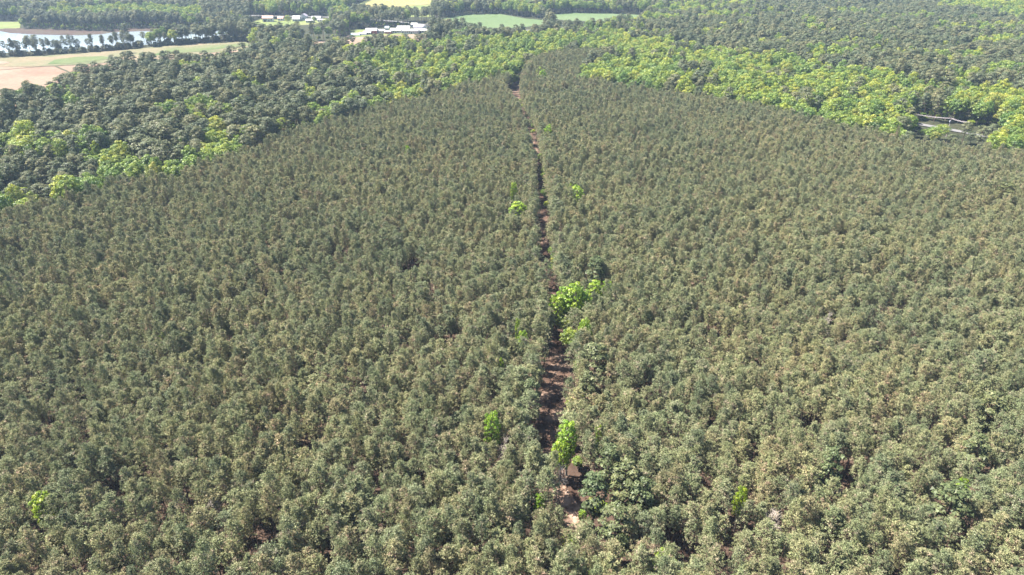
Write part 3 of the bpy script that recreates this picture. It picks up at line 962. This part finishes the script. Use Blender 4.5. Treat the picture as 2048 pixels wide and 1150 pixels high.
def gn_forest(name, D, mask, colkey, label):
    n = int(mask.sum())
    me = bpy.data.meshes.new(name)
    me.vertices.add(n)
    co = np.zeros((n, 3), np.float32)
    co[:, 0] = D['x'][mask]
    co[:, 1] = D['y'][mask]
    me.vertices.foreach_set('co', co.ravel())
    a = me.attributes.new('pick', 'INT', 'POINT')
    a.data.foreach_set('value', D['vi'][mask].astype(np.int32))
    a = me.attributes.new('turn', 'FLOAT_VECTOR', 'POINT')
    r = np.zeros((n, 3), np.float32)
    r[:, 0] = RNG.normal(0, 0.035, n)
    r[:, 1] = RNG.normal(0, 0.035, n)
    r[:, 2] = RNG.uniform(0, 6.283, n)
    a.data.foreach_set('vector', r.ravel())
    a = me.attributes.new('size', 'FLOAT_VECTOR', 'POINT')
    s = np.stack([D['sxy'][mask], D['sxy'][mask], D['sz'][mask]], 1).astype(np.float32)
    a.data.foreach_set('vector', s.ravel())
    o = mesh_obj(name, me)
    tag(o, label, None, None, 'stuff')
    ng = bpy.data.node_groups.new(name + '_scatter', 'GeometryNodeTree')
    ng.interface.new_socket('Geometry', in_out='INPUT', socket_type='NodeSocketGeometry')
    ng.interface.new_socket('Geometry', in_out='OUTPUT', socket_type='NodeSocketGeometry')
    gi = ng.nodes.new('NodeGroupInput')
    go = ng.nodes.new('NodeGroupOutput')
    ci = ng.nodes.new('GeometryNodeCollectionInfo')
    ci.inputs['Collection'].default_value = HIDDEN[colkey][0]
    ci.inputs['Separate Children'].default_value = True
    ci.inputs['Reset Children'].default_value = True
    ip = ng.nodes.new('GeometryNodeInstanceOnPoints')
    ip.inputs['Pick Instance'].default_value = True

    def attr(nm, ty):
        q = ng.nodes.new('GeometryNodeInputNamedAttribute')
        q.data_type = ty
        q.inputs['Name'].default_value = nm
        return q.outputs['Attribute']
    e2r = ng.nodes.new('FunctionNodeEulerToRotation')
    ng.links.new(attr('turn', 'FLOAT_VECTOR'), e2r.inputs[0])
    ng.links.new(gi.outputs[0], ip.inputs['Points'])
    ng.links.new(ci.outputs[0], ip.inputs['Instance'])
    ng.links.new(attr('pick', 'INT'), ip.inputs['Instance Index'])
    ng.links.new(e2r.outputs[0], ip.inputs['Rotation'])
    ng.links.new(attr('size', 'FLOAT_VECTOR'), ip.inputs['Scale'])
    ng.links.new(ip.outputs[0], go.inputs[0])
    md = o.modifiers.new('scatter', 'NODES')
    md.node_group = ng
    return o


def track_px(py):
    best = TRAIL_PX[0][0]
    for a, b in zip(TRAIL_PX, TRAIL_PX[1:]):
        if b[1] <= py <= a[1]:
            t = (py - b[1]) / (a[1] - b[1])
            return b[0] + (a[0] - b[0]) * t
    return best


LM_PLANT = [(84, 1010, 'lone bright green tree at lower left'), (425, 1015, 'bare pale twiggy tree at lower left'), (984, 845, 'vivid cone shaped tree'),
            (1136, 880, 'bright tree on the right track edge'), (1010, 895, 'bare pinkish tree'), (1080, 1004, 'vivid green bush by the track'),
            (1245, 960, 'layered dark pine'), (1330, 1118, 'green shrub in the bottom gap'), (1482, 995, 'small green treetop at lower right'),
            (1545, 1035, 'bare whitish tree'), (1660, 935, 'taller dark pine at lower right'), (1900, 1010, 'broad pale pine near the right corner'), (1925, 972, 'lime shrub near the right edge'),
            (1166, 1028, 'small bush ending the sandy stretch')]
LM_WOOD = [(300, 300, 'huge spreading pine'), (334, 272, 'tall round crowned pine'), (60, 400, 'lower left green belt'), (220, 345, 'plantation corner at left'),
           (80, 300, 'dark young pine block'), (15, 272, 'green patch at the left edge'), (135, 180, 'gap at the sandy field'), (620, 230, 'left plantation border'), (815, 180, 'bright clump at the border'),
           (430, 290, 'green thicket by the border'), (1805, 252, 'dark pine by the forest road'), (1872, 262, 'broadleaf tree in the road clearing'), (1962, 268, 'broad brownish pine'),
           (1903, 245, 'utility pole'), (1705, 190, 'dark pine in the green belt'), (1500, 195, 'middle of the right plantation border'), (2040, 280, 'right end of the plantation border')]


def near_landmark(px, py, lms):
    d = [(math.hypot(px - a, (py - b) * 1.3), a, b, t) for a, b, t in lms]
    q, a, b, t = min(d)
    dx, dy = px - a, (py - b) * 1.3
    if abs(dx) > abs(dy):
        rel = 'left of' if dx < 0 else 'right of'
    else:
        rel = 'behind' if dy < 0 else 'below'
    far = 'just ' if q < 70 else ('well ' if q > 170 else '')
    return '%s%s the %s' % (far, rel, t)


def third(v, m, words):
    a, b = np.quantile(v[m], [0.33, 0.67])
    return [words[0] if k < a else words[1] if k < b else words[2] for k in v]


# 300 nearest plantation pines
m, px, py = split_named(PL, 13.0, 300)
W1 = third(PL['sz'], m, ('short', 'middling', 'tall'))
W2 = third(PL['sxy'], m, ('narrow', 'rounded', 'broad'))
for i in np.nonzero(m)[0]:
    t = place_tree('pine_tree', 'plantation_pine', int(PL['vi'][i]), float(PL['x'][i]), float(PL['y'][i]), float(PL['sxy'][i]), float(PL['sz'][i]), random.uniform(0, 6.28))
    t.rotation_euler[0] = random.gauss(0, 0.035)
    t.rotation_euler[1] = random.gauss(0, 0.035)
    lb = '%s %s plantation pine %s' % (W1[i], W2[i], near_landmark(px[i], py[i], LM_PLANT))
    tag(t, lb, 'pine tree', 'plantation pines: ' + lb)
gn_forest('pine_stand', PL, ~m, 'plantation_pine', 'dense olive grey plantation pines filling the stand beyond the foreground')

m, px, py = split_named(old, 19.0, 240)
W1 = third(old['sz'], m, ('low', 'mid height', 'tall'))
W2 = third(old['sxy'], m, ('slim', 'rounded', 'broad'))
for i in np.nonzero(m)[0]:
    t = place_tree('mature_pine_tree', 'old_pine', int(old['vi'][i]), float(old['x'][i]), float(old['y'][i]), float(old['sxy'][i]), float(old['sz'][i]), random.uniform(0, 6.28))
    lb = '%s %s mature pine %s' % (W1[i], W2[i], near_landmark(px[i], py[i], LM_WOOD))
    tag(t, lb, 'pine tree', 'mature pines: ' + lb)
gn_forest('pine_wood', old, ~m, 'old_pine', 'dark blue grey mature pines massed in the woods around the plantation')

m, px, py = split_named(brd, 17.0, 255)
W1 = third(brd['sz'], m, ('low', 'mid height', 'tall'))
W2 = third(brd['sxy'], m, ('slim', 'rounded', 'broad'))
for i in np.nonzero(m)[0]:
    t = place_tree('broadleaf_tree', 'broadleaf', int(brd['vi'][i]), float(brd['x'][i]), float(brd['y'][i]), float(brd['sxy'][i]), float(brd['sz'][i]), random.uniform(0, 6.28))
    lb = '%s %s green broadleaf tree %s' % (W1[i], W2[i], near_landmark(px[i], py[i], LM_WOOD))
    tag(t, lb, 'tree', 'broadleaf trees: ' + lb)
gn_forest('broadleaf_wood', brd, ~m, 'broadleaf', 'light green broadleaf trees massed in belts beyond the plantation')

# undergrowth beneath the old woods and plantation edges
x, y = grid(7.0, -1000, 1000, 150, 900, 0.45, 0.9, RNG)
k = ~inside(PLANT, x, y)
for f in NOTREE:
    k &= ~inside(f, x, y)
k &= ~near_line(x, y, R2Q, R2W, 1.5)
k &= (vnoise(x, y, 30, 31) > 0.42)
x, y = x[k], y[k]
xs, ys = grid(5.0, -300, 300, 60, 500, 0.45, 0.3, RNG)
k = inside(PLANT, xs, ys) & near_line(xs, ys, TQ, TW, 4.0) & ~near_line(xs, ys, TQ, TW, 0.2) & (RNG.random(len(xs)) < 0.7)
x = np.concatenate([x, xs[k]])
y = np.concatenate([y, ys[k]])
n = len(x)
UD = dict(x=x, y=y, sz=RNG.uniform(0.14, 0.34, n), sxy=RNG.uniform(0.25, 0.5, n), vi=RNG.integers(0, 6, n))
gn_forest('undergrowth', UD, np.ones(n, bool), 'broadleaf', 'bright green undergrowth on the forest floor beneath the mature pines')

# ------------------------------------------------------------------ buildings
M_WHITE = plain_mat('white_siding', (0.60, 0.60, 0.60), 0.6, 0.12, 0.8)
M_WROOF = plain_mat('white_metal_roof', (0.46, 0.455, 0.45), 0.4, 0.1, 0.4)
M_SALMON = plain_mat('salmon_roof', (0.62, 0.33, 0.25), 0.7, 0.2, 0.6)
M_LILAC = plain_mat('slate_lilac_roof', (0.28, 0.26, 0.32), 0.8, 0.2, 0.6)
M_RED = plain_mat('dull_red_boards', (0.42, 0.12, 0.11), 0.7, 0.25, 1.0)
M_GREY = plain_mat('grey_siding', (0.42, 0.44, 0.50), 0.7, 0.15, 0.8)
M_TEAL = plain_mat('pale_blue_sheeting', (0.45, 0.58, 0.66), 0.35, 0.15, 0.6)
M_GLASS = plain_mat('dark_window_glass', (0.03, 0.04, 0.06), 0.1, 0.1, 1.0)
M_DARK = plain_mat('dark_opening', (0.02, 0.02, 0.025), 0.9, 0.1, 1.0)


def box_data(x0, x1, y0, y1, z0, z1):
    v = [(x0, y0, z0), (x1, y0, z0), (x1, y1, z0), (x0, y1, z0), (x0, y0, z1), (x1, y0, z1), (x1, y1, z1), (x0, y1, z1)]
    f = [(0, 3, 2, 1), (4, 5, 6, 7), (0, 1, 5, 4), (1, 2, 6, 5), (2, 3, 7, 6), (3, 0, 4, 7)]
    return v, f


def pmesh(name, v, f, mat, parent, label=None):
    me = bpy.data.meshes.new(name)
    me.from_pydata(v, [], f)
    me.materials.append(mat)
    o = mesh_obj(name, me, parent)
    if label:
        o['label'] = label
    return o


def building(name, px, py, w, d, hw, hr, rz, wm, rm, label, cat, wins=3, door=True, hip=False, dx=0.6, front_label=None, wallm2=None):
    """gabled building; ridge along x (w), front faces -y"""
    gx, gy = P(px, py, 0)
    r = empty(name, (gx, gy, 0.0), rz)
    a, b = w / 2, d / 2
    v = [(-a, -b, 0), (a, -b, 0), (a, b, 0), (-a, b, 0), (-a, -b, hw), (a, -b, hw), (a, b, hw), (-a, b, hw), (-a, 0, hw + hr * (0 if hip else 1)), (a, 0, hw + hr * (0 if hip else 1))]
    f = [(0, 1, 5, 4), (2, 3, 7, 6), (1, 2, 6, 9, 5), (3, 0, 4, 8, 7)]
    pmesh('wall', v, f, wm, r)
    o = 0.45
    e = 0.18
    s = hr / b
    A = a + o
    B = b + o
    zl = hw - s * o + 0.06
    zt = hw + hr + 0.06
    ax = A if not hip else a - b * 0.7
    v = [(-A, -B, zl), (A, -B, zl), (ax, 0, zt), (-ax, 0, zt), (A, B, zl), (-A, B, zl),
         (-A, -B, zl + e), (A, -B, zl + e), (ax, 0, zt + e), (-ax, 0, zt + e), (A, B, zl + e), (-A, B, zl + e)]
    f = [(0, 3, 2, 1), (3, 5, 4, 2), (6, 7, 8, 9), (9, 8, 10, 11), (0, 1, 7, 6), (4, 5, 11, 10), (1, 2, 8, 7), (2, 4, 10, 8), (5, 3, 9, 11), (3, 0, 6, 9)]
    if hip:
        f += [(1, 4, 2), (0, 3, 5), (7, 10, 8), (6, 9, 11)]
    roof = pmesh('roof', v, f, rm, r)
    n = wins
    for i in range(n):
        cx = -a + w * (i + 0.5) / n
        if door and i == n // 2:
            v, f = box_data(cx - 0.6, cx + 0.6, -b - 0.06, -b + 0.02, 0, 2.15)
            pmesh('door', v, f, M_DARK, r)
            continue
        v, f = box_data(cx - dx, cx + dx, -b - 0.05, -b + 0.02, hw * 0.42, hw * 0.42 + 1.25)
        wdw = pmesh('window', v, f, M_GLASS, r)
        v, f = box_data(cx - dx - 0.12, cx + dx + 0.12, -b - 0.09, -b - 0.005, hw * 0.42 - 0.14, hw * 0.42 - 0.003)
        pmesh('sill', v, f, M_WHITE, wdw)
    v, f = box_data(-a - 0.05, -a + 0.02, -0.6, 0.6, hw * 0.42, hw * 0.42 + 1.2)
    pmesh('window', v, f, M_GLASS, r)
    tag(r, label, cat)
    return r


def hoop_house(px, py, w, d, rad, rz, mat, label, cat='greenhouse'):
    gx, gy = P(px, py, 0)
    r = empty('greenhouse', (gx, gy, 0), rz)
    V, F = [], []
    n = 10
    for i in range(n + 1):
        t = math.pi * i / n
        V += [(-w / 2, -math.cos(t) * d / 2, math.sin(t) * rad), (w / 2, -math.cos(t) * d / 2, math.sin(t) * rad)]
        if i:
            F.append((2 * i - 2, 2 * i - 1, 2 * i + 1, 2 * i))
    F.append([2 * i for i in range(n + 1)][::-1])
    F.append([2 * i + 1 for i in range(n + 1)])
    pmesh('cover', V, F, mat, r)
    for k in range(5):
        x0 = -w / 2 + w * k / 4
        tri = []
        for i in range(n):
            t0, t1 = math.pi * i / n, math.pi * (i + 1) / n
            q = 1.015
            tri.append(tube((x0, -math.cos(t0) * d / 2 * q, math.sin(t0) * rad * q), (x0, -math.cos(t1) * d / 2 * q, math.sin(t1) * rad * q), 0.06, 0.06, 4))
        mesh_obj('hoop', soup_mesh('hoop', [(np.concatenate(tri), M_WHITE, None)]), r)
    v, f = box_data(-w / 2 - 0.06, -w / 2 - 0.02, -0.7, 0.7, 0, 2.0)
    pmesh('door', v, f, M_DARK, r)
    tag(r, label, cat)


b = building('barn', 537, 43, 12.5, 9, 4.6, 2.2, 0.12, M_WHITE, M_SALMON, 'large white barn with salmon roof at the left end of the far houses', 'barn', wins=4)
v, f = box_data(-4.6, -2.2, -4.62, -4.53, 0, 2.9)
pmesh('large_door', v, f, M_DARK, b, 'dark open barn door')
building('shed', 562, 41, 6.5, 6, 3.0, 1.8, 0.1, M_WHITE, M_SALMON, 'small white shed with pale pink roof just right of the large white barn', 'shed', wins=2, door=False)
building('house', 594, 42, 9, 8, 3.0, 3.2, 0.0, M_GREY, M_WROOF, 'low house with a bright white roof left of the grey gabled house', 'house')
building('house', 609, 40.5, 7, 8, 5.4, 2.6, 1.45, M_GREY, M_LILAC, 'two storey grey gabled house between the far white roofed houses', 'house', wins=3)
building('house', 621, 45, 10, 6, 2.8, 1.3, 0.05, M_WHITE, M_WROOF, 'low white house in front of the grey gabled house by the far lawn', 'house', wins=4)
building('house', 634, 40.5, 12, 7, 3.0, 2.0, -0.1, M_WHITE, M_LILAC, 'long white house with lilac grey roof right of the grey gabled house', 'house', wins=5)
building('shed', 645, 43.5, 11, 5, 2.4, 0.8, -0.05, M_WHITE, M_WROOF, 'flat long white shed at the right end of the far houses', 'shed', wins=4)

hoop_house(711, 71, 10, 5.5, 2.6, 0.1, M_TEAL, 'pale blue hoop greenhouse at the left end of the farm')
hoop_house(726, 70, 8, 5, 2.8, 0.15, M_GREY, 'grey hoop greenhouse next to the pale blue one at the farm')
building('barn', 744, 67.5, 12, 12, 4.0, 1.9, 0.08, M_RED, M_WROOF, 'red walled barn with broad white roof near the hoop greenhouses', 'barn', wins=3)
building('shed', 735, 69, 8, 6, 2.5, 1.2, 0.1, M_WHITE, M_WROOF, 'low white shed in front left of the red walled barn', 'shed', wins=3, door=False)
building('shed', 762, 66.5, 9, 7, 3.0, 1.3, 0.02, M_WHITE, M_WROOF, 'white shed between the red walled barn and the small red one', 'shed', wins=3)
building('shed', 775, 64, 4, 4, 5.0, 1.2, 0.0, M_WHITE, M_TEAL, 'small tall white shed with pale blue roof behind the small red shed', 'shed', wins=2, door=False)
building('shed', 777, 67.5, 6.5, 5, 2.4, 0.9, -0.12, M_RED, M_WROOF, 'small dull red shed with white roof in the middle of the farm', 'shed', wins=2, door=False)
building('barn', 793, 66, 12, 9, 3.4, 1.7, 0.02, M_WHITE, M_WROOF, 'white barn with dark front openings right of the small red shed', 'barn', wins=5)
building('barn', 808, 64, 14, 10, 4.6, 2.0, 0.0, M_WHITE, M_WROOF, 'highest white roofed barn at the centre of the farm', 'barn', wins=4)
building('barn', 822, 67, 17, 8, 3.4, 1.4, 0.0, M_WHITE, M_WROOF, 'long white barn with a row of dark windows on the farm lawn', 'barn', wins=8)
building('barn', 842, 65.5, 14, 8, 3.0, 1.3, 0.0, M_WHITE, M_WROOF, 'low white barn at the right end of the farm', 'barn', wins=5)
building('house', 838, 61, 12, 9, 4.0, 2.8, 0.1, M_GREY, M_LILAC, 'grey house with slate lilac roof behind the low white barn', 'house', wins=4)
building('house', 855, 62, 9, 10, 4.4, 3.2, 1.5, M_GREY, M_LILAC, 'gabled house with slate lilac roof at the far right of the farm', 'house', wins=3)
building('shed', 829, 54, 7, 6, 3.2, 1.4, 0.0, M_WHITE, M_WROOF, 'white shed behind the lilac roofed houses beside the road', 'shed', wins=2)
building('house', 102, 9, 16, 10, 3.4, 3.4, 0.05, M_WHITE, M_LILAC, 'white house with lilac roof in the trees at the top left', 'house', wins=5)
building('house', 60, 16, 10, 7, 3.0, 1.8, 0.1, M_WHITE, M_WROOF, 'small white house by the far meadow at the top left', 'house', wins=3)
building('house', 20, 20, 16, 8, 2.8, 1.6, 0.0, M_WHITE, M_SALMON, 'long house with pale pink roof at the upper left corner', 'house', wins=5)

# utility pole with its cables by the forest road
M_POLE = plain_mat('weathered_pole', (0.36, 0.30, 0.30), 0.8, 0.2, 2)
M_CABLE = plain_mat('pale_cable', (0.50, 0.44, 0.48), 0.6, 0.1, 2)
gx, gy = P(1903, 237, 10.5)
up = empty('utility_pole', (gx, gy, 0))
mesh_obj('pole', soup_mesh('pole', [(path_tube([(0, 0, 0), (0, 0, 11.0)], [0.2, 0.13], 8), M_POLE, None)]), up)
v, f = box_data(-1.3, 1.3, 0.14, 0.28, 10.3, 10.5)
pmesh('crossarm', v, f, M_POLE, up)
for sx in (-1.1, 0.0, 1.1):
    mesh_obj('insulator', soup_mesh('insulator', [(tube((sx, 0.21, 10.5), (sx, 0.21, 10.75), 0.06, 0.04, 6), M_CABLE, None)]), up)
mesh_obj('transformer', soup_mesh('transformer', [(path_tube([(-0.45, -0.05, 8.4), (-0.45, -0.05, 8.45), (-0.45, -0.05, 9.4), (-0.45, -0.05, 9.45)], [0.02, 0.28, 0.28, 0.02], 10), M_GREY, None)]), up)
for (ex, ey) in (P(1829, 228, 10.5), P(1940, 245, 10.5)):
    for off in (0.0, 0.35):
        pts = []
        for i in range(9):
            t = i / 8
            pts.append(((ex - gx) * t, (ey - gy) * t + 0.21, 10.75 - off - 4 * 0.5 * t * (1 - t)))
        mesh_obj('cable', soup_mesh('cable', [(path_tube(pts, [0.055] * 9, 4), M_CABLE, None)]), up)
tag(up, 'pale wooden utility pole carrying cables beside the shaded forest road', 'utility pole')

# ------------------------------------------------------------------ haze
m, nt, out = new_mat('haze_air')
pv = nt.nodes.new('ShaderNodeVolumePrincipled')
pv.inputs['Color'].default_value = (0.50, 0.70, 1.0, 1)
pv.inputs['Density'].default_value = 0.00010
pv.inputs['Anisotropy'].default_value = 0.1
nt.links.new(pv.outputs[0], out.inputs['Volume'])
v, f = box_data(-6100, 6100, -1600, 9100, -1.0, 112.0)
hz = pmesh('haze', v, f, m, None)
tag(hz, 'thin bluish summer haze over the far woods', None, None, 'stuff')
